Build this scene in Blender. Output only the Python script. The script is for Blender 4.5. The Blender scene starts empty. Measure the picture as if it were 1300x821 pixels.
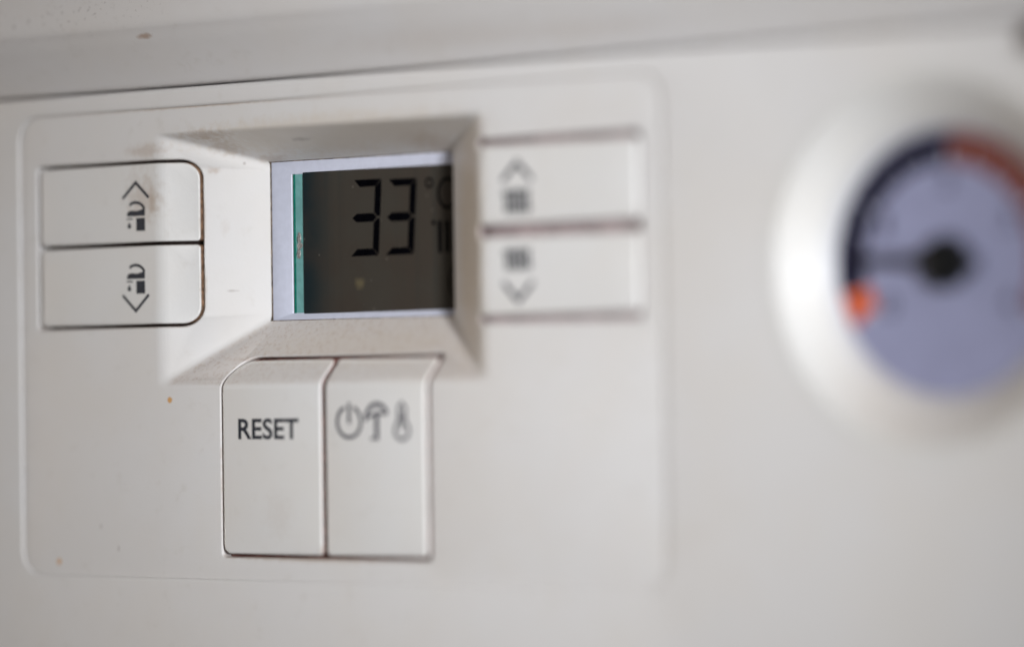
import bpy, bmesh, math, random
from mathutils import Vector, Matrix
from mathutils.geometry import delaunay_2d_cdt

random.seed(7)
S = 0.001                      # every dimension below is in millimetres
scene = bpy.context.scene
C = scene.collection
R = math.radians

# ---------------------------------------------------------------- camera
PSI, PIT, ROL = R(38.0), R(1.4288), R(0.7704)
FPX, DIST = 4989.0, 650.0
fwd = Vector((-math.sin(PSI)*math.cos(PIT), math.cos(PSI)*math.cos(PIT), math.sin(PIT)))
rgt = Vector((math.cos(PSI), math.sin(PSI), 0.0))
dwn = fwd.cross(rgt)
r2 = math.cos(ROL)*rgt + math.sin(ROL)*dwn
d2 = -math.sin(ROL)*rgt + math.cos(ROL)*dwn
cam_d = bpy.data.cameras.new('camera')
cam = bpy.data.objects.new('camera', cam_d)
C.objects.link(cam)
loc = -fwd*DIST*S
cam.matrix_world = Matrix(((r2.x, -d2.x, -fwd.x, loc.x), (r2.y, -d2.y, -fwd.y, loc.y),
                           (r2.z, -d2.z, -fwd.z, loc.z), (0, 0, 0, 1)))
cam_d.sensor_fit = 'HORIZONTAL'
cam_d.sensor_width = 36.0
cam_d.lens = FPX*36.0/1300.0
cam_d.shift_y = -45.5/1300.0
cam_d.clip_start = 0.01
cam_d.clip_end = 20.0
cam_d.dof.use_dof = True
cam_d.dof.focus_distance = (Vector((-71.0, 0.0, 0.0)) + fwd*DIST).dot(fwd)*S
cam_d.dof.aperture_fstop = 3.5
cam_d.dof.aperture_blades = 0
scene.camera = cam

# ---------------------------------------------------------------- room light, with an added fill
world = bpy.data.worlds.new('World')
scene.world = world
world.use_nodes = True
bg = world.node_tree.nodes['Background']
bg.inputs['Color'].default_value = (1.0, 0.95, 0.90, 1)
bg.inputs['Strength'].default_value = 0.095

def area(name, loc, target, size, energy, col):
    l = bpy.data.lights.new(name, 'AREA')
    l.shape = 'RECTANGLE'; l.size, l.size_y = size
    l.energy = energy; l.color = col
    o = bpy.data.objects.new(name, l); C.objects.link(o)
    o.location = Vector(loc)*S
    o.rotation_euler = (Vector(target) - Vector(loc)).to_track_quat('-Z', 'Y').to_euler()
    return o
# light from a window to the right of the boiler, its beam narrowed to imitate lens vignetting
win = area('window_light', (550, -362, 62), (4, 0, -6), (0.05, 0.2), 0.126, (0.96, 0.976, 1.0))
win.data.spread = R(21)
# added weak warm fill at the left, lifting the well's dim walls
area('fill_light', (-950, -265, 30), (0, 0, 0), (0.5, 0.6), 2.9, (1.0, 0.87, 0.75))

scene.render.engine = 'CYCLES'
scene.cycles.use_denoising = True
scene.cycles.max_bounces = 10
scene.cycles.diffuse_bounces = 6
scene.view_settings.view_transform = 'Standard'
scene.view_settings.look = 'None'
scene.view_settings.exposure = 0.0
scene.view_settings.gamma = 1.0

# ---------------------------------------------------------------- materials
class N:
    """tiny helper round a node tree"""
    def __init__(s, name):
        s.m = bpy.data.materials.new(name); s.m.use_nodes = True
        s.t = s.m.node_tree; s.b = s.t.nodes['Principled BSDF']
        s._pos = None
    def new(s, kind, **kw):
        n = s.t.nodes.new(kind)
        for k, v in kw.items(): setattr(n, k, v)
        return n
    def link(s, a, b): s.t.links.new(a, b)
    def put(s, sock, v):
        if hasattr(v, 'links'): s.link(v, sock)
        else: sock.default_value = v
    @property
    def pos(s):                      # position on the panel in millimetres
        if s._pos is None:
            g = s.new('ShaderNodeNewGeometry'); vm = s.new('ShaderNodeVectorMath', operation='SCALE')
            s.link(g.outputs['Position'], vm.inputs[0]); vm.inputs['Scale'].default_value = 1000.0
            s._pos = vm.outputs[0]
        return s._pos
    def math(s, op, a, b=0.0, c=None, clamp=False):
        n = s.new('ShaderNodeMath', operation=op); n.use_clamp = clamp
        s.put(n.inputs[0], a); s.put(n.inputs[1], b)
        if c is not None: s.put(n.inputs[2], c)
        return n.outputs[0]
    def noise(s, scale, detail=3.0, rough=0.55, stretch=None, seed=0.0):
        n = s.new('ShaderNodeTexNoise'); v = s.pos
        if stretch or seed:
            mp = s.new('ShaderNodeMapping'); s.link(v, mp.inputs['Vector'])
            mp.inputs['Location'].default_value = (seed*13.7, seed*7.1, seed*3.3)
            if stretch: mp.inputs['Scale'].default_value = stretch
            v = mp.outputs[0]
        s.link(v, n.inputs['Vector']); n.inputs['Scale'].default_value = scale
        n.inputs['Detail'].default_value = detail; n.inputs['Roughness'].default_value = rough
        return n.outputs['Fac']
    def ramp(s, v, lo, hi, a=0.0, b=1.0):
        n = s.new('ShaderNodeMapRange'); n.interpolation_type = 'SMOOTHSTEP'
        s.put(n.inputs['Value'], v)
        for k, x in zip(('From Min', 'From Max', 'To Min', 'To Max'), (lo, hi, a, b)): n.inputs[k].default_value = x
        return n.outputs[0]
    def mix(s, fac, a, b):
        n = s.new('ShaderNodeMix', data_type='RGBA'); s.put(n.inputs['Factor'], fac)
        for sock, v in ((n.inputs['A'], a), (n.inputs['B'], b)):
            if hasattr(v, 'links'): s.link(v, sock)
            else: sock.default_value = (*v, 1)
        return n.outputs['Result']
    def blob(s, x, z, rx, rz, soft=1.0, wob=0.0):
        """1 inside an ellipse on the panel, fading out"""
        mp = s.new('ShaderNodeMapping'); s.link(s.pos, mp.inputs['Vector'])
        mp.inputs['Location'].default_value = (-x/rx, 0, -z/rz); mp.inputs['Scale'].default_value = (1/rx, 0, 1/rz)
        ln = s.new('ShaderNodeVectorMath', operation='LENGTH'); s.link(mp.outputs[0], ln.inputs[0])
        d = ln.outputs['Value']
        if wob: d = s.math('ADD', d, s.math('MULTIPLY', s.math('SUBTRACT', s.noise(0.9, 3.0), 0.5), wob))
        return s.ramp(d, 1.0-soft, 1.0, 1.0, 0.0)
    def bump(s, h, strength, dist):
        b = s.new('ShaderNodeBump'); s.put(b.inputs['Height'], h)
        b.inputs['Strength'].default_value = strength; b.inputs['Distance'].default_value = dist*S
        s.link(b.outputs[0], s.b.inputs['Normal'])
    def set(s, **kw):
        for k, v in kw.items():
            sock = s.b.inputs[k.replace('_', ' ')]
            if isinstance(v, tuple) and len(v) == 3: v = (*v, 1)
            s.put(sock, v)
        return s

def white_plastic(name, base, dust=0.0, speck=0.0, stains_and_tints=(), yellow=0.35):
    n = N(name)
    col = n.mix(n.ramp(n.noise(0.045, 4.0), 0.35, 0.7, 0.0, yellow), base, (base[0]*0.97, base[1]*0.93, base[2]*0.87))
    # fine dull handling marks
    col = n.mix(n.ramp(n.noise(0.28, 5.0, 0.6, seed=2.0), 0.56, 0.78, 0.0, 0.22), col, (0.50, 0.46, 0.41))
    if dust:
        g = n.new('ShaderNodeNewGeometry'); sx = n.new('ShaderNodeSeparateXYZ'); n.link(g.outputs['Normal'], sx.inputs[0])
        up = n.ramp(sx.outputs['Z'], 0.25, 0.6)                    # dust lies on what faces up
        f = n.math('MULTIPLY', up, n.math('ADD', 0.42, n.ramp(n.noise(1.3, 5.0, 0.7), 0.48, 0.70, 0.0, 0.6)))
        col = n.mix(n.math('MULTIPLY', f, dust), col, (0.40, 0.29, 0.22))
    if speck:
        dots = n.ramp(n.noise(0.85, 2.0, 0.6, (1.0, 1.0, 1.3), seed=8.0), 0.58, 0.68)
        keep = n.ramp(n.noise(0.07, 3.0, seed=5.0), 0.38, 0.56)
        col = n.mix(n.math('MULTIPLY', n.math('MULTIPLY', n.math('MULTIPLY', dots, keep), n.blob(-118.0, 60.0, 75.0, 15.0, 0.35, 0.3)), speck), col, (0.22, 0.19, 0.18))
    for (x, z, rx, rz, soft, wob, amt, c) in stains_and_tints:
        col = n.mix(n.math('MULTIPLY', n.blob(x, z, rx, rz, soft, wob), amt), col, c)
    rg = n.ramp(n.noise(0.35, 4.0, seed=1.0), 0.3, 0.75, 0.36, 0.52)
    n.set(Base_Color=col, Roughness=rg, Specular_IOR_Level=0.42)
    h = n.math('ADD', n.noise(3.2, 3.0, 0.6), n.math('MULTIPLY', n.noise(0.5, 2.0), 1.2))
    n.bump(h, 0.32, 0.055)
    return n.m

TAN = (0.56, 0.45, 0.31)
BROWN = (0.36, 0.24, 0.15)
ORANGE = (0.62, 0.30, 0.06)
GREY = (0.33, 0.29, 0.27)
smudges_and_bounce = [(-83.6, 18.2, 6.0, 6.5, 0.9, 1.4, 0.34, BROWN), (-81.4, 17.4, 1.6, 3.2, 0.9, 1.2, 0.40, BROWN),
           (-83.0, 26.6, 6.5, 1.7, 0.9, 1.4, 0.36, BROWN),
           (-77.8, -17.9, 0.75, 0.75, 0.6, 0.5, 0.9, ORANGE), (-105.6, -47.0, 0.7, 0.9, 0.7, 0.6, 0.85, ORANGE),
           (-95.0, -40.5, 0.35, 0.7, 0.8, 0.8, 0.5, GREY), (-90.7, -44.3, 0.3, 0.8, 0.8, 0.8, 0.5, GREY),
           (-71.6, 22.8, 1.6, 1.0, 0.9, 1.6, 0.45, BROWN), (-68.4, 26.8, 4.5, 2.0, 0.9, 1.6, 0.35, BROWN), (-70.0, 12.4, 0.9, 2.2, 0.9, 1.4, 0.12, BROWN),
           (-69.0, 1.3, 1.3, 0.3, 0.8, 0.8, 0.45, GREY), (-67.0, 23.9, 0.35, 0.4, 0.7, 0.3, 0.6, GREY),
           (-73.3, 14.0, 0.7, 6.0, 0.9, 0.9, 0.5, BROWN), (-73.3, 2.0, 0.7, 5.5, 0.9, 0.9, 0.5, BROWN),
           (-44.0, -45.6, 26.0, 0.8, 0.9, 1.2, 0.4, BROWN), (-60.0, -11.0, 9.0, 0.8, 0.9, 1.0, 0.35, BROWN),
           (-52.0, -38.0, 5.0, 6.0, 0.9, 1.2, 0.10, BROWN),
           # dirt in the well, and tan painting its warm bounced light
           (-42.0, 28.0, 40.0, 4.2, 0.6, 1.0, 0.30, TAN), (-70.0, 28.8, 8.0, 1.3, 0.9, 1.6, 0.38, BROWN), (-50.0, 27.2, 3.0, 0.4, 0.9, 1.4, 0.5, GREY),
           (-12.5, 8.0, 7.5, 24.0, 0.6, 0.9, 0.5, TAN), (-40.0, -9.0, 32.0, 5.0, 0.8, 1.2, 0.2, TAN), (-24.0, 25.5, 7.0, 2.5, 0.9, 1.4, 0.3, BROWN), (-62.0, 24.5, 5.0, 1.0, 0.9, 1.4, 0.3, BROWN),
           (-62.8, 10.0, 0.7, 15.0, 0.9, 1.0, 0.35, TAN),
           # brown line of dirt along the upper groove and beside the lower buttons
           (-70.0, 34.0, 46.0, 0.55, 0.9, 0.8, 0.5, BROWN), (-65.4, -32.0, 0.6, 14.0, 0.9, 1.2, 0.5, BROWN), (-41.8, -44.0, 1.5, 2.0, 0.9, 1.2, 0.35, BROWN)]
BASE = (0.70, 0.685, 0.678)
M = {}
M['fascia'] = white_plastic('fascia_plastic', BASE)
M['plate'] = white_plastic('plate_plastic', BASE, dust=0.6, stains_and_tints=smudges_and_bounce)
M['button'] = white_plastic('button_plastic', (0.715, 0.705, 0.695), dust=0.5, stains_and_tints=smudges_and_bounce)
M['cover'] = white_plastic('cover_paint', (0.73, 0.715, 0.715), speck=0.42,
                           stains_and_tints=[(-77.0, 46.3, 2.6, 0.7, 0.8, 0.9, 0.7, (0.38, 0.24, 0.16)), (-12.0, 42, 30, 3, 0.9, 1.0, 0.12, BROWN), (20, 41.5, 25, 2.5, 0.9, 1.0, 0.12, BROWN)])
def plain(name, col, rough=0.5, spec=0.5, metal=0.0, coat=0.0, vary=0.12, scale=0.8):
    n = N(name)
    c = n.mix(n.ramp(n.noise(scale, 4.0), 0.35, 0.7), tuple(x*(1-vary) for x in col), tuple(min(1, x*(1+vary)) for x in col))
    n.set(Base_Color=c, Roughness=n.ramp(n.noise(scale*1.7, 3.0, seed=3.0), 0.3, 0.7, rough*0.85, min(1, rough*1.15)),
          Specular_IOR_Level=spec, Metallic=metal, Coat_Weight=coat, Coat_Roughness=0.08)
    return n.m
M['gap'] = plain('grime_in_gap', (0.035, 0.022, 0.018), 0.8, 0.2, vary=0.5)
M['gap_edge'] = plain('brown_grime_on_edge', (0.20, 0.12, 0.075), 0.8, 0.2, vary=0.5)
M['gap_seam'] = plain('brown_seam_line', (0.20, 0.15, 0.11), 0.8, 0.2, vary=0.5)
M['gap_brown'] = plain('brown_grime_in_gap', (0.20, 0.10, 0.085), 0.8, 0.2, vary=0.35)
M['gap_grey'] = plain('grey_gap_tone', (0.36, 0.29, 0.29), 0.8, 0.2, vary=0.3)
M['ink'] = plain('navy_ink', (0.012, 0.017, 0.030), 0.45, 0.4, vary=0.3, scale=2.5)
M['ink_grey'] = plain('slate_ink', (0.045, 0.045, 0.065), 0.5, 0.4, vary=0.3, scale=2.5)
M['frame'] = plain('lilac_plastic', (0.60, 0.62, 0.73), 0.5, 0.25, vary=0.03)
M['teal'] = plain('teal_glass_margin', (0.17, 0.40, 0.385), 0.18, 0.5, coat=0.3, vary=0.10, scale=0.5)
M['teal_dark'] = plain('green_glass_edge', (0.01, 0.17, 0.125), 0.2, 0.5, coat=0.3, vary=0.2)
M['segment'] = plain('liquid_crystal_black', (0.002, 0.002, 0.003), 0.5, 0.0, vary=0.2)
M['solder'] = plain('silver_chip', (0.6, 0.58, 0.56), 0.35, 0.5, metal=0.7, vary=0.35, scale=3.0)
M['dial'] = plain('lilac_dial_print', (0.36, 0.36, 0.495), 0.5, 0.4, vary=0.05, scale=0.2)
M['navy'] = plain('navy_print', (0.010, 0.008, 0.028), 0.5, 0.4)
M['red'] = plain('red_print', (0.21, 0.05, 0.028), 0.5, 0.4)
M['orange'] = plain('orange_print', (0.78, 0.13, 0.03), 0.5, 0.4)
M['black'] = plain('black_plastic', (0.006, 0.006, 0.006), 0.4, 0.3)
M['needle'] = plain('grey_needle_paint', (0.022, 0.02, 0.025), 0.45, 0.4)
M['bezel'] = white_plastic('bezel_plastic', (0.68, 0.67, 0.655), dust=0.5)
M['corner_gap'] = plain('brown_corner_gap', (0.06, 0.022, 0.014), 0.6, 0.3, vary=0.4)

def screen_material():
    n = N('display_polariser')
    sx = n.new('ShaderNodeSeparateXYZ'); n.link(n.pos, sx.inputs[0])
    c = n.mix(n.ramp(sx.outputs['X'], -56.5, -48.0), (0.012, 0.022, 0.026), (0.052, 0.046, 0.038))   # the polariser's own tint runs from blue-black to brown
    c = n.mix(n.ramp(n.noise(0.10, 3.0), 0.35, 0.7, 0.0, 0.5), c, (0.050, 0.037, 0.029))
    c = n.mix(n.ramp(n.noise(0.5, 2.0, stretch=(1, 1, 0.02)), 0.5, 0.75, 0.0, 0.25), c, (0.02, 0.03, 0.03))
    c = n.mix(n.math('MULTIPLY', n.blob(-43.5, 2.0, 1.7, 1.5, 0.95, 0.7), 0.55), c, (0.16, 0.13, 0.07))  # soft amber spot painting a reflection on the display glass
    v = n.new('ShaderNodeTexVoronoi'); n.link(n.pos, v.inputs['Vector']); v.inputs['Scale'].default_value = 0.33
    c = n.mix(n.ramp(v.outputs['Distance'], 0.04, 0.10, 0.35, 0.0), c, (0.16, 0.14, 0.12))
    n.set(Base_Color=c, Roughness=0.22, Specular_IOR_Level=0.08)
    return n.m
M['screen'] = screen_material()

def pane_material():
    m = bpy.data.materials.new('clear_gauge_glass'); m.use_nodes = True
    t = m.node_tree; t.nodes.clear()
    o = t.nodes.new('ShaderNodeOutputMaterial'); mx = t.nodes.new('ShaderNodeMixShader')
    tr = t.nodes.new('ShaderNodeBsdfTransparent'); gl = t.nodes.new('ShaderNodeBsdfGlossy'); fr = t.nodes.new('ShaderNodeMapRange'); lw = t.nodes.new('ShaderNodeLayerWeight')
    fr.inputs['To Min'].default_value = 0.02; fr.inputs['To Max'].default_value = 0.5; fr.inputs['From Min'].default_value = 0.4; t.links.new(lw.outputs['Facing'], fr.inputs['Value']); gl.inputs['Roughness'].default_value = 0.06
    tr.inputs['Color'].default_value = (0.93, 0.94, 0.97, 1)
    t.links.new(fr.outputs[0], mx.inputs[0]); t.links.new(tr.outputs[0], mx.inputs[1]); t.links.new(gl.outputs[0], mx.inputs[2])
    t.links.new(mx.outputs[0], o.inputs[0])
    return m
M['pane'] = pane_material()

# ---------------------------------------------------------------- mesh helpers
def empty(name, loc, label, cat):
    o = bpy.data.objects.new(name, None); C.objects.link(o)
    o.empty_display_size = 0.01; o.location = Vector(loc)*S
    o['label'] = label; o['category'] = cat
    return o

def finish(name, bm, mat, parent, label=None, sharp=40, orient=True):
    """bmesh in panel millimetres -> object under its parent"""
    bmesh.ops.remove_doubles(bm, verts=bm.verts, dist=1e-4)
    if orient:
        bmesh.ops.recalc_face_normals(bm, faces=bm.faces)
        if sum(f.normal.y*f.calc_area() for f in bm.faces) > 0:
            bmesh.ops.reverse_faces(bm, faces=bm.faces)
    off = Vector((0, 0, 0))
    p = parent
    while p is not None:
        off += p.location/S; p = p.parent
    for v in bm.verts: v.co = (v.co - off)*S
    me = bpy.data.meshes.new(name); bm.to_mesh(me); bm.free()
    for mm in (mat if isinstance(mat, tuple) else (mat,)): me.materials.append(mm)
    me.polygons.foreach_set('use_smooth', [True]*len(me.polygons))
    me.set_sharp_from_angle(angle=R(sharp))
    o = bpy.data.objects.new(name, me); C.objects.link(o)
    if parent is not None: o.parent = parent
    if label: o['label'] = label
    return o

def rrect(x0, x1, z0, z1, rad, off=0.0, step=0.6, nc=8):
    """rounded rectangle, counter-clockwise from the lower left; rad = (ll, lr, ur, ul); off > 0 grows it. Point count does not depend on off."""
    pts = []
    cs = [(x0, z0, 180, rad[0], 1, 1), (x1, z0, 270, rad[1], -1, 1), (x1, z1, 0, rad[2], -1, -1), (x0, z1, 90, rad[3], 1, -1)]
    arcs = []
    for (cx, cz, a0, r, sx, sz) in cs:
        arcs.append([(cx + sx*r + (r+off)*math.cos(R(a0 + 90*k/nc)), cz + sz*r + (r+off)*math.sin(R(a0 + 90*k/nc))) for k in range(nc+1)])
    lens = [x1-x0, z1-z0, x1-x0, z1-z0]
    for i in range(4):
        a = arcs[i][-1]; b = arcs[(i+1) % 4][0]
        pts += arcs[i]
        n = max(1, int(lens[i]/step))
        pts += [(a[0]+(b[0]-a[0])*k/n, a[1]+(b[1]-a[1])*k/n) for k in range(1, n)]
    return pts

def circle(cx, cz, r, n=128):
    return [(cx + r*math.cos(2*math.pi*k/n), cz + r*math.sin(2*math.pi*k/n)) for k in range(n)]

def inside(p, poly):
    x, z = p; c = False; j = len(poly)-1
    for i in range(len(poly)):
        xi, zi = poly[i]; xj, zj = poly[j]
        if (zi > z) != (zj > z) and x < (xj-xi)*(z-zi)/(zj-zi)+xi: c = not c
        j = i
    return c

def sheet(bm, outer, holes, lines, hf):
    """fill between outlines; lines are fold lines the triangles must follow"""
    vs, es = [], []
    for poly in [outer]+holes:
        b = len(vs); vs += [Vector(p) for p in poly]
        es += [(b+i, b+(i+1) % len(poly)) for i in range(len(poly))]
    for ln in lines:
        b = len(vs); vs += [Vector(p) for p in ln]
        es += [(b+i, b+i+1) for i in range(len(ln)-1)]
    ov, oe, of, *_ = delaunay_2d_cdt(vs, es, [], 0, 1e-5)
    bv = {}
    for f in of:
        c = (sum(ov[i].x for i in f)/len(f), sum(ov[i].y for i in f)/len(f))
        if not inside(c, outer) or any(inside(c, h) for h in holes): continue
        q = []
        for i in f:
            if i not in bv: bv[i] = bm.verts.new((ov[i].x, hf(ov[i].x, ov[i].y), ov[i].y))
            q.append(bv[i])
        try: bm.faces.new(q)
        except ValueError: pass

def rings(bm, rows):
    prev = None
    for row in rows:
        cur = [bm.verts.new(p) for p in row]
        if prev:
            n = len(cur)
            for i in range(n):
                j = (i+1) % n
                bm.faces.new((prev[i], prev[j], cur[j], cur[i]))
        prev = cur

def lip(bm, shape, sign, r, wall, hf, n=5, grime_or_shade=False):
    """rounded edge: shape(off) gives the outline; sign +1 = round a hole's edge, -1 = round a plate's outer edge"""
    rows = []
    for k in range(n+1):
        a = math.pi/2*k/n
        o = sign*r*(1-math.sin(a)); d = r*(1-math.cos(a))
        base = shape(sign*r)
        rows.append([(p[0], hf(q[0], q[1])+d, p[1]) for p, q in zip(shape(o), base)])
    last = rows[-1]
    if not grime_or_shade: rows.append([(p[0], p[1]+wall, p[2]) for p in last])
    rings(bm, rows)
    if grime_or_shade:                                           # gap wall from its edge on
        k = len(bm.faces)
        rings(bm, [last, [(p[0], p[1]+wall, p[2]) for p in last]])
        bm.faces.ensure_lookup_table()
        for f in bm.faces[k:]: f.material_index = 1

def plane_y(y): return lambda x, z: y

# ---------------------------------------------------------------- control panel
panel = empty('boiler_control_panel', (0, 0, -90), 'off-white plastic boiler control panel with small display and flush push buttons', 'control panel')

SEAM = 37.3
PX0, PX1, PZ0, PZ1 = -114.4, 30.7, -49.4, 33.9          # inset plate
GX, GZ, GR, GI, GD = 80.9, 1.9, 28.2, 20.4, 5.2          # gauge recess
FD = 0.45                                               # the plate lies this far behind the fascia

def plate_shape(o): return rrect(PX0, PX1, PZ0, PZ1, (4.5, 4.5, 4.5, 4.5), o, step=2.0)
bm = bmesh.new()
fo = rrect(-230, 170, -90, SEAM-0.85, (3, 3, 0.5, 0.5), 0, step=6)
sheet(bm, fo, [plate_shape(0.6), circle(GX, GZ, GR+2.2)], [], plane_y(0))
lip(bm, plate_shape, 1, 0.6, 1.6, plane_y(0))
lip(bm, lambda o: rrect(-230, 170, -90, SEAM-0.85, (3, 3, 0.5, 0.5), 1.0+o, step=6), -1, 1.0, 20, plane_y(0))
finish('fascia', bm, M['fascia'], panel)

# inset plate with the sloping display well ------------------------------------------------
OX0, OX1, OZ0, OZ1, WD = -79.7, -6.6, -15.2, 29.2, 11.05
IX0, IX1, IZ0, IZ1 = -63.2, -21.4, -4.2, 24.1
K = 0.95
def well(x, z):
    def smin(a, b, k=1.5):
        h = max(k-abs(a-b), 0.0)/k
        return min(a, b)-h*h*k/4
    d = smin(smin((x-OX0)*WD/(IX0-OX0), (OX1-x)*WD/(OX1-IX1)), smin((z-OZ0)*WD/(IZ0-OZ0), (OZ1-z)*WD/(OZ1-IZ1)))
    d = min(d, WD)
    if d <= -K: s = 0.0
    elif d >= K: s = d
    else: s = (d+K)**2/(4*K)
    return FD + s
def level(l):
    t = l/WD
    return (OX0+t*(IX0-OX0), OX1-t*(OX1-IX1), OZ0+t*(IZ0-OZ0), OZ1-t*(OZ1-IZ1))
def lv_loop(l):
    a, b, c, d = level(l)
    return [(a, c), (b, c), (b, d), (a, d), (a, c)]
FOLDS = [lv_loop(l) for l in (-K, -K*.6, -K*.2, K*.2, K*.6, K)]
lo, hi = level(-K), level(WD)
for (i, j) in ((0, 2), (1, 2), (1, 3), (0, 3)): 
    FOLDS.append([(lo[i], lo[j]), (hi[i], hi[j])])
    sx, sz = (1 if i == 0 else -1), (1 if j == 2 else -1)
    for q in (0.6, 1.3, 2.0):                           # the rounded inner corners between the slopes
        FOLDS.append([(lo[i]+sx*q, lo[j]), (hi[i]+sx*q, hi[j])]); FOLDS.append([(lo[i], lo[j]+sz*q*0.7), (hi[i], hi[j]+sz*q*0.7)])
IH = [(IX0, IZ0), (IX1, IZ0), (IX1, IZ1), (IX0, IZ1)]

GAP = 0.55
LX0, LX1, LZ0, LZ1, LMID = -110.2, -73.5, -4.9, 24.8, 9.95       # left opening
QX0, QX1, QZ0, QZ1, QMID = -8.2, 26.4, -5.8, 24.95, 9.5          # right opening
BX0, BX1, BZ0, BZ1, BMID = -65.6, -18.4, -45.5, -10.7, -41.8     # lower opening
def s_left(o): return rrect(LX0, LX1, LZ0, LZ1, (0.8, 3.4, 3.4, 0.8), o)
def s_right(o): return rrect(QX0, QX1, QZ0, QZ1, (0.3, 1.2, 1.2, 0.3), o)
def s_low(o): return rrect(BX0, BX1, BZ0, BZ1, (0.8, 0.8, 1.2, 5.0), o)

bm = bmesh.new()
LR = 0.42
sheet(bm, plate_shape(-0.23), [IH, s_left(0.45), s_right(0.15), s_low(LR)], FOLDS, well)
for s, q in ((s_left, 0.45), (s_right, 0.15), (s_low, LR)): lip(bm, s, 1, q, 3.2, well, grime_or_shade=(s is s_right))  # right opening's walls painted grey to dull their lit ends
lip(bm, lambda o: plate_shape(o+0.12), -1, 0.35, 0.8, well)
finish('inset_plate', bm, (M['plate'], M['gap_grey']), panel, 'plate with the sloping well around the display', sharp=35)

# grime-dark floors of the button openings (they follow the plate)
def floor(name, shape, mat, depth):
    b = bmesh.new(); sheet(b, shape(0.6), [], FOLDS, lambda x, z: well(x, z)+depth)
    finish(name, b, mat, panel)
floor('gap_floor', s_left, M['gap'], 3.0)
floor('gap_floor', s_low, M['gap_brown'], 2.0)
floor('gap_floor', s_right, M['gap_grey'], 1.5)

PROUD = 0.30
def button(shape, label, r=0.45, grime_or_shade='gap', proud=0.30):
    b = bmesh.new(); hf = lambda x, z: well(x, z)-proud
    sheet(b, shape(-r), [], FOLDS, hf)
    lip(b, shape, -1, r, 2.2, hf, grime_or_shade=True)
    return finish('push_button', b, (M['button'], M[grime_or_shade]), panel, label, sharp=35)
g = GAP
b_up = button(lambda o: rrect(LX0+1.0, LX1-0.14, LMID+g*.6, LZ1-g, (1.0, 0.7, 2.9, 1.0), o), 'upper left button with tap and up arrow', 0.32, 'gap_edge', 0.14)
b_dn = button(lambda o: rrect(LX0+1.0, LX1-0.14, LZ0+g, LMID-g*.6, (1.0, 2.9, 0.7, 1.0), o), 'lower left button with tap and down arrow', 0.32, 'gap_edge', 0.14)
b_rs = button(lambda o: rrect(BX0+.55, BMID-.5, BZ0+.6, BZ1-.5, (1.6, 0.8, 0.8, 4.5), o), 'button printed RESET', 0.4, 'gap_brown')
b_pw = button(lambda o: rrect(BMID+.5, BX1-.6, BZ0+.6, BZ1-.5, (0.8, 0.8, 0.8, 0.8), o), 'button with standby, tap and thermometer symbols', 0.5, 'gap_brown')
b_ru = button(lambda o: rrect(QX0+.45, QX1-.55, QMID+1.0, QZ1-1.2, (0.4, 0.8, 0.8, 0.4), o), 'upper right button with radiator and up arrow', 0.7, 'gap_grey', 0.1)
b_rd = button(lambda o: rrect(QX0+.45, QX1-.55, QZ0+1.2, QMID-1.0, (0.4, 0.8, 0.8, 0.4), o), 'lower right button with radiator and down arrow', 0.7, 'gap_grey', 0.1)

# printed symbols --------------------------------------------------------------------------
def stroke(pts, w, closed=False):
    """a line of width w as quads"""
    out = []
    n = len(pts)
    def nrm(i):
        a = pts[(i-1) % n] if (closed or i > 0) else pts[i]
        b = pts[(i+1) % n] if (closed or i < n-1) else pts[i]
        dx, dz = b[0]-a[0], b[1]-a[1]; l = math.hypot(dx, dz) or 1
        return (-dz/l, dx/l)
    L, Rr = [], []
    for i, p in enumerate(pts):
        nx, nz = nrm(i); k = w/2
        if 0 < i < n-1 or closed:
            a = pts[(i-1) % n]; dx, dz = p[0]-a[0], p[1]-a[1]; l = math.hypot(dx, dz) or 1
            k = w/2/max(0.5, abs(nx*(-dz/l)+nz*(dx/l)))
        L.append((p[0]+nx*k, p[1]+nz*k)); Rr.append((p[0]-nx*k, p[1]-nz*k))
    for i in range(n if closed else n-1):
        j = (i+1) % n
        out.append([L[i], L[j], Rr[j], Rr[i]])
    return out
def arc(cx, cz, rx, rz, a0, a1, n=18):
    return [(cx+rx*math.cos(R(a0+(a1-a0)*k/n)), cz+rz*math.sin(R(a0+(a1-a0)*k/n))) for k in range(n+1)]
def box2(x0, x1, z0, z1): return [(x0, z0), (x1, z0), (x1, z1), (x0, z1)]

def print_mesh(name, polys, mat, parent, y, thick=0.0, label=None):
    b = bmesh.new(); dx = -0.15 if parent in BUTTONS else 0.0      # printing sits on the raised button
    for p in polys:
        f = b.faces.new([b.verts.new((q[0]+dx, y, q[1])) for q in p])
    if thick:
        bmesh.ops.remove_doubles(b, verts=b.verts, dist=1e-4)
        ex = bmesh.ops.extrude_face_region(b, geom=list(b.faces))
        bmesh.ops.translate(b, verts=[v for v in ex['geom'] if isinstance(v, bmesh.types.BMVert)], vec=(0, thick, 0))
        bmesh.ops.recalc_face_normals(b, faces=b.faces)
        return finish(name, b, mat, parent, label, orient=False)
    return finish(name, b, mat, parent, label)

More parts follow.
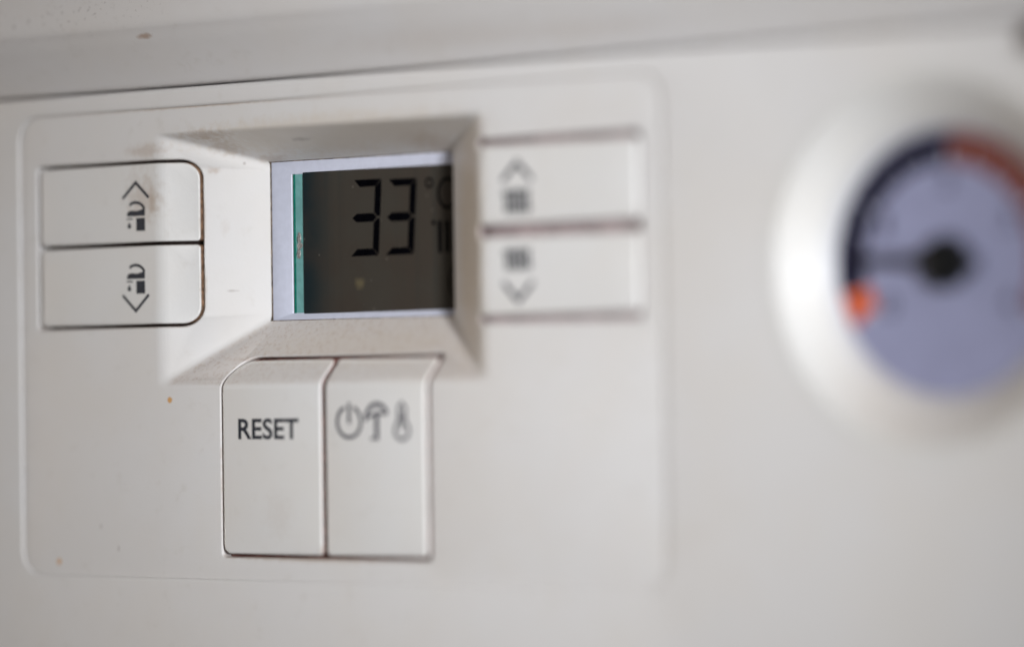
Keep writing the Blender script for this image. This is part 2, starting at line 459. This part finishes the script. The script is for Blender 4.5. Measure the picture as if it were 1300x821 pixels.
TOPL = FD-0.14-0.015
TOPR = FD-0.1-0.015
BUTTONS = (b_up, b_dn, b_rs, b_pw, b_ru, b_rd)
TOP = FD-PROUD-0.015                                    # just above the flat of a button
def zp(pts, oy, cx, cz, sx=0.0523, sz=0.0386): return [((x-118)*sx+cx, -(y-oy)*sz+cz) for x, y in pts]
def tap(cx, cz, k=1.0):
    t = lambda pts: zp(pts, 320, cx, cz, 0.0523*k, 0.0386*k)
    P = []
    P += stroke(t([(88, 262), (100, 253), (116, 250), (134, 254), (148, 265), (158, 280)]), 0.52*k)
    P.append(t([(76, 314), (76, 300), (84, 290), (100, 287), (120, 290), (142, 285), (160, 274), (160, 314)]))
    P.append(t([(119, 323), (160, 323), (160, 383), (119, 383)]))
    P.append(t([(74, 323), (104, 323), (104, 329), (74, 329)]))
    P.append(t([(87, 340), (93, 353), (96, 362), (92, 369), (86, 371), (80, 368), (77, 361), (81, 351)]))
    return P
chev_up = stroke([(-88.5, 18.2), (-85.25, 21.0), (-82.1, 18.2)], 0.55)
print_mesh('tap_symbol', tap(-85.25, 14.75), M['ink'], b_up, TOPL, label='navy tap symbol')
print_mesh('arrow_symbol', chev_up, M['ink'], b_up, TOPL, label='navy up arrow')
print_mesh('tap_symbol', tap(-85.4, 3.55), M['ink'], b_dn, TOPL, label='navy tap symbol')
print_mesh('arrow_symbol', stroke([(-88.7, 0.9), (-85.5, -1.95), (-82.3, 0.9)], 0.55), M['ink'], b_dn, TOPL, label='navy down arrow')

def radiator(cx, cz, w, h, n=5):
    P = []
    for i in range(n):
        x = cx-w/2+w*i/(n-1); P.append(box2(x-0.34, x+0.34, cz-h/2, cz+h/2))
    P.append(box2(cx-w/2-0.9, cx+w/2, cz+h/2-1.0, cz+h/2-0.55)); P.append(box2(cx-w/2, cx+w/2+0.9, cz-h/2+0.55, cz-h/2+1.0))
    return P
def radprint(cx, cz, btn, w=4.4, h=4.0):
    rp = radiator(cx, cz, w, h)
    b = bmesh.new()
    for i, p in enumerate(rp):
        yy = TOPR-(0.004 if i >= 5 else 0)
        b.faces.new([b.verts.new((q[0], yy, q[1])) for q in p])
    finish('radiator_symbol', b, M['ink'], btn, 'navy radiator symbol')
radprint(1.0, 14.3, b_ru); radprint(1.0, 4.7, b_rd, h=3.6)
print_mesh('arrow_symbol', stroke([(-1.9, 17.7), (1.2, 20.7), (4.3, 17.7)], 0.85), M['ink_grey'], b_ru, TOPR, label='navy up arrow')
print_mesh('arrow_symbol', stroke([(-1.9, 0.9), (1.2, -2.2), (4.3, 0.9)], 0.85), M['ink_grey'], b_rd, TOPR, label='navy down arrow')

def text(name, body, x, z, w, h, mat, parent, y, bold=0.0, label=None):
    """lettering stretched into the box that starts at (x, z) and measures w by h"""
    cu = bpy.data.curves.new(name, 'FONT'); cu.body = body; cu.size = 1.0; cu.offset = bold; cu.resolution_u = 6
    to = bpy.data.objects.new(name, cu); C.objects.link(to)
    bpy.context.view_layer.update()
    dg = bpy.context.evaluated_depsgraph_get()
    me = bpy.data.meshes.new_from_object(to.evaluated_get(dg))
    b = bmesh.new(); b.from_mesh(me)
    bpy.data.objects.remove(to); bpy.data.meshes.remove(me); bpy.data.curves.remove(cu)
    xs = [v.co.x for v in b.verts]; ys = [v.co.y for v in b.verts]
    x0, x1, y0, y1 = min(xs), max(xs), min(ys), max(ys)
    for v in b.verts:
        v.co = (x+(v.co.x-x0)/(x1-x0)*w, y, z+(v.co.y-y0)/(y1-y0)*h)
    return finish(name, b, mat, parent, label)
text('lettering', 'RESET', -61.3, -24.95, 14.0, 3.65, M['ink'], b_rs, TOP, 0.02, 'the word RESET')
print_mesh('standby_symbol', stroke(arc(-35.7, -22.0, 2.65, 2.65, 112, 428, 30), 0.62) + stroke([(-35.7, -18.7), (-35.7, -22.3)], 0.62), M['ink_grey'], b_pw, TOP)
print_mesh('tap_symbol', stroke(arc(-29.5, -21.6, 2.4, 2.6, 185, 20, 16), 0.75) + [box2(-30.0, -29.1, -24.6, -20.8), box2(-30.9, -29.12, -25.1, -24.62)] + stroke([(-31.4, -21.3), (-29.6, -20.5), (-27.6, -20.7)], 0.5),
           M['ink_grey'], b_pw, TOP, label='slate tap symbol')
print_mesh('thermometer_symbol', stroke(arc(-24.0, -23.5, 1.55, 1.55, 120, 420, 22), 0.55) + stroke([(-24.75, -22.2), (-24.75, -19.6), (-24.0, -18.8), (-23.25, -19.6), (-23.25, -22.2)], 0.5)
           + [box2(-24.25, -23.75, -23.4, -20.4)], M['ink_grey'], b_pw, TOP)

# display --------------------------------------------------------------------------------------
LD = 12.7
fx0, fx1, fz0, fz1 = -58.95, -22.2, -2.7, 21.55
bm = bmesh.new()
o0 = [(IX0-0.02, WD+FD-0.02, IZ0-.02), (IX1+.02, WD+FD-0.02, IZ0-.02), (IX1+.02, WD+FD-0.02, IZ1+.02), (IX0-.02, WD+FD-0.02, IZ1+.02)]
o1 = [(IX0+.15, WD+FD+0.25, IZ0+.15), (IX1-.15, WD+FD+.25, IZ0+.15), (IX1-.15, WD+FD+.25, IZ1-.15), (IX0+.15, WD+FD+.25, IZ1-.15)]
o2 = [(fx0-.25, LD-0.08, fz0-.2), (fx1+.25, LD-0.08, fz0-.2), (fx1+.25, LD-0.08, fz1+.2), (fx0-.25, LD-0.08, fz1+.2)]
o3 = [(fx0, LD+0.2, fz0), (fx1, LD+0.2, fz0), (fx1, LD+0.2, fz1), (fx0, LD+0.2, fz1)]
of = [(IX0-0.9, WD+FD+0.3, IZ0-0.9), (IX1+0.9, WD+FD+0.3, IZ0-0.9), (IX1+0.9, WD+FD+0.3, IZ1+0.9), (IX0-0.9, WD+FD+0.3, IZ1+0.9)]
rings(bm, [of, o1]); bm.faces.ensure_lookup_table()
for f in bm.faces: f.material_index = 1                 # brown seam line round the frame
rings(bm, [o1, o2, o3])
finish('display_frame', bm, (M['frame'], M['gap_seam']), panel, 'pale lilac frame round the display', sharp=25)

def slab(name, x0, x1, z0, z1, y, t, mat, parent, label=None, r=0.12):
    b = bmesh.new(); hf = plane_y(y)
    sh = lambda o: rrect(x0, x1, z0, z1, (0.3,)*4, o, step=50, nc=3)
    sheet(b, sh(-r), [], [], hf); lip(b, sh, -1, r, t, hf, n=2)
    return finish(name, b, mat, parent, label)
screen = slab('display_screen', fx0+0.05, -16.0, fz0-0.6, fz1+.6, LD, 1.2, M['teal'], panel, 'liquid crystal display reading 33 degrees')
slab('glass_edge', fx0+0.02, fx0+0.62, fz0-0.5, fz1+.5, LD-0.05, 0.2, M['teal_dark'], screen, r=0.05)
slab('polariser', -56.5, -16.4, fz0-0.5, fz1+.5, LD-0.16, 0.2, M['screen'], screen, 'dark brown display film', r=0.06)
bm = bmesh.new()
for k, (cx, cz, rx, rz) in enumerate([(-57.55, 10.4, .5, 1.2), (-57.45, 9.0, .75, .75), (-57.65, 7.6, .45, 1.1)]):
    tip = bm.verts.new((cx, LD-0.42, cz))
    rg = [bm.verts.new((cx+rx*math.cos(a)*random.uniform(.75, 1.15), LD-0.03, cz+rz*math.sin(a)*random.uniform(.75, 1.15))) for a in [2*math.pi*i/9 for i in range(9)]]
    for i in range(9): bm.faces.new((tip, rg[i], rg[(i+1) % 9]))
finish('sealant_chip', bm, M['solder'], screen, 'silvery chip on the glass margin')

SY = LD-0.19
def digit3(x, z0, z1, w=6.4, t=1.26, sl=0.065):
    h = z1-z0; m = (z0+z1)/2; g = 0.14
    def k(px, pz): return (x+px+(pz-z0)*sl, pz)
    P = [[k(0.1, z1), k(w-0.1, z1), k(w-t-.1, z1-t), k(t+.2, z1-t)],
         [k(0.1, z0), k(w-0.1, z0), k(w-t-.1, z0+t), k(t+.2, z0+t)],
         [k(0.0, m), k(t*.85, m+t*.6), k(w-t*1.25, m+t*.6), k(w-t*.6, m), k(w-t*1.25, m-t*.6), k(t*.85, m-t*.6)],
         [k(w, z1-g), k(w, m+g*1.4), k(w-t*.55, m+g*1.4), k(w-t*1.15, m+t*.6+g), k(w-t*1.15, z1-t-g)],
         [k(w, z0+g), k(w, m-g*1.4), k(w-t*.55, m-g*1.4), k(w-t*1.15, m-t*.6-g), k(w-t*1.15, z0+t+g)]]
    return P
print_mesh('digit', digit3(-45.5, 6.75, 20.1), M['segment'], screen, SY, label='left digit 3')
print_mesh('digit', digit3(-37.6, 6.75, 19.9), M['segment'], screen, SY, label='right digit 3')
print_mesh('degree_symbol', stroke(arc(-27.6, 18.9, .72, .78, 0, 342, 18), 0.36, True), M['segment'], screen, SY)
print_mesh('letter', stroke(arc(-23.5, 17.0, 2.1, 2.5, 50, 310, 22), 0.52), M['segment'], screen, SY, label='letter C of the temperature unit')
bars = [box2(-25.8+1.6*i, -24.95+1.6*i, 6.8, 12.3) for i in range(4)]
print_mesh('radiator_symbol', bars + [arc(-26.75, 12.0, .42, .46, 0, 340, 12)], M['segment'], screen, SY)
print_mesh('ring_symbol', stroke(arc(-21.2, 1.7, 2.3, 2.9, 0, 348, 28), 0.3, True), M['segment'], screen, SY)

# added dome standing in for the dark gap at the panel corner
bm = bmesh.new()
prof = [(0.01, -1.6), (1.4, -1.5), (2.2, -0.9), (2.5, 0.0), (2.5, 0.6)]
rings(bm, [[(100.2+r*math.cos(2*math.pi*k/24), y, 34.9+r*math.sin(2*math.pi*k/24)) for k in range(24)] for r, y in prof])
finish('corner_gap_dome', bm, M['corner_gap'], panel, 'dark brown dome standing in for the gap at the panel corner')

# ---------------------------------------------------------------- upper cover
bm = bmesh.new()
prof = [(14.0, SEAM+0.55), (1.2, SEAM+0.55), (0.4, SEAM+0.7), (0.0, SEAM+1.1)]
yb, zb, yt, zt = -0.4, SEAM+1.7, -6.0, 46.4
for k in range(5):
    t = k/4; prof.append((yb+(yt-yb)*t, zb+(zt-zb)*t))
for k in range(1, 7):                                   # rounded knee into the front face
    a = k/6; prof.append((yt-1.3*math.sin(a*math.pi/2), zt+0.5+3.6*a*a*0.7+0.9*a))
prof.append((-7.3, 130.0)); prof.append((-6.5, 131.0)); prof.append((14.0, 131.0))
xs = [-230 + 10*i for i in range(41)]
rows = [[bm.verts.new((x, y, z)) for (y, z) in prof] for x in xs]
for i in range(len(xs)-1):
    for j in range(len(prof)-1):
        bm.faces.new((rows[i][j], rows[i+1][j], rows[i+1][j+1], rows[i][j+1]))
bm.faces.new(rows[0]); bm.faces.new(rows[-1])
cover = finish('boiler_cover', bm, M['cover'], None, sharp=50)
cover['label'] = 'pale grey painted boiler casing edge overhanging the control panel'
cover['category'] = 'boiler casing'

# ---------------------------------------------------------------- pressure gauge
gauge = empty('pressure_gauge', (GX, 6, GZ-GI), 'round pressure gauge with lilac dial, navy and red scale and black hub', 'gauge')
bm = bmesh.new()
prof = [(GR+2.25, 0.0), (GR+1.2, -0.12), (GR+0.4, -0.05), (GR-0.3, 0.25), (GR-0.9, 0.75), (GI+1.0, GD-0.9), (GI+0.4, GD-0.3), (GI+0.15, GD+0.2), (GI+0.15, GD+1.0)]
rings(bm, [[(GX+r*math.cos(2*math.pi*k/128), y, GZ+r*math.sin(2*math.pi*k/128)) for k in range(128)] for r, y in prof])
finish('bezel', bm, M['bezel'], gauge, 'white sloping bezel')
dial = print_mesh('dial', [circle(GX, GZ, GI+0.3, 96)], M['dial'], gauge, GD+0.35, 0.5)
def band(name, a0, a1, r0, r1, mat, label, y=GD+0.33):
    P = []
    n = max(2, int(abs(a1-a0)/4))
    for k in range(n):
        a, b = R(a0+(a1-a0)*k/n), R(a0+(a1-a0)*(k+1)/n)
        P.append([(GX+r*math.cos(t), GZ+r*math.sin(t)) for r, t in ((r0, a), (r1, a), (r1, b), (r0, b))])
    print_mesh(name, P, mat, dial, y, label=label)
band('scale_band', 193, 88, 15.1, 20.2, M['navy'], 'navy scale band')
band('scale_band', 88, -30, 15.1, 20.2, M['red'], 'red scale band')
band('scale_band', 209, 193, 14.6, 20.0, M['orange'], 'orange scale segment')
P = []
for k in range(17):
    a = R(208-14.8*k); r0, r1 = (15.0, 17.6) if k % 4 == 0 else (16.2, 17.4); w = 0.28
    ca, sa = math.cos(a), math.sin(a)
    P.append([(GX+r0*ca-w*sa, GZ+r0*sa+w*ca), (GX+r1*ca-w*sa, GZ+r1*sa+w*ca), (GX+r1*ca+w*sa, GZ+r1*sa-w*ca), (GX+r0*ca+w*sa, GZ+r0*sa-w*ca)])
M['tick'] = plain('white_print', (0.6, 0.6, 0.68), 0.5, 0.4)
print_mesh('tick_marks', P, M['tick'], dial, GD+0.31)
for k in range(5):
    a = R(211-60.5*k); cx, cz = GX+12.6*math.cos(a), GZ+12.6*math.sin(a)
    text('numeral', str(k), cx-1.2, cz-1.7, 2.4 if k != 1 else 1.4, 3.4, M['navy'], dial, GD+0.32, 0.01, 'numeral %d' % k)
a = R(177)
ca, sa = math.cos(a), math.sin(a)
nd = [(GX+u*ca-v*sa, GZ+u*sa+v*ca) for u, v in ((-6, -1.2), (15.4, -0.75), (16.6, 0), (15.4, 0.75), (-6, 1.2))]
print_mesh('needle', [nd], M['needle'], gauge, GD-1.0, 0.35)
bm = bmesh.new()
prof = [(0.01, -1.9), (3.2, -1.8), (4.0, -1.4), (4.2, -0.8), (4.2, 0.33)]
rings(bm, [[(GX+r*math.cos(2*math.pi*k/40), GD+y, GZ+r*math.sin(2*math.pi*k/40)) for k in range(40)] for r, y in prof])
finish('hub', bm, M['black'], gauge, 'black needle hub')
print_mesh('glass', [circle(GX, GZ, GI+0.9, 96)], M['pane'], gauge, GD-2.2, 0.0, 'clear gauge glass')
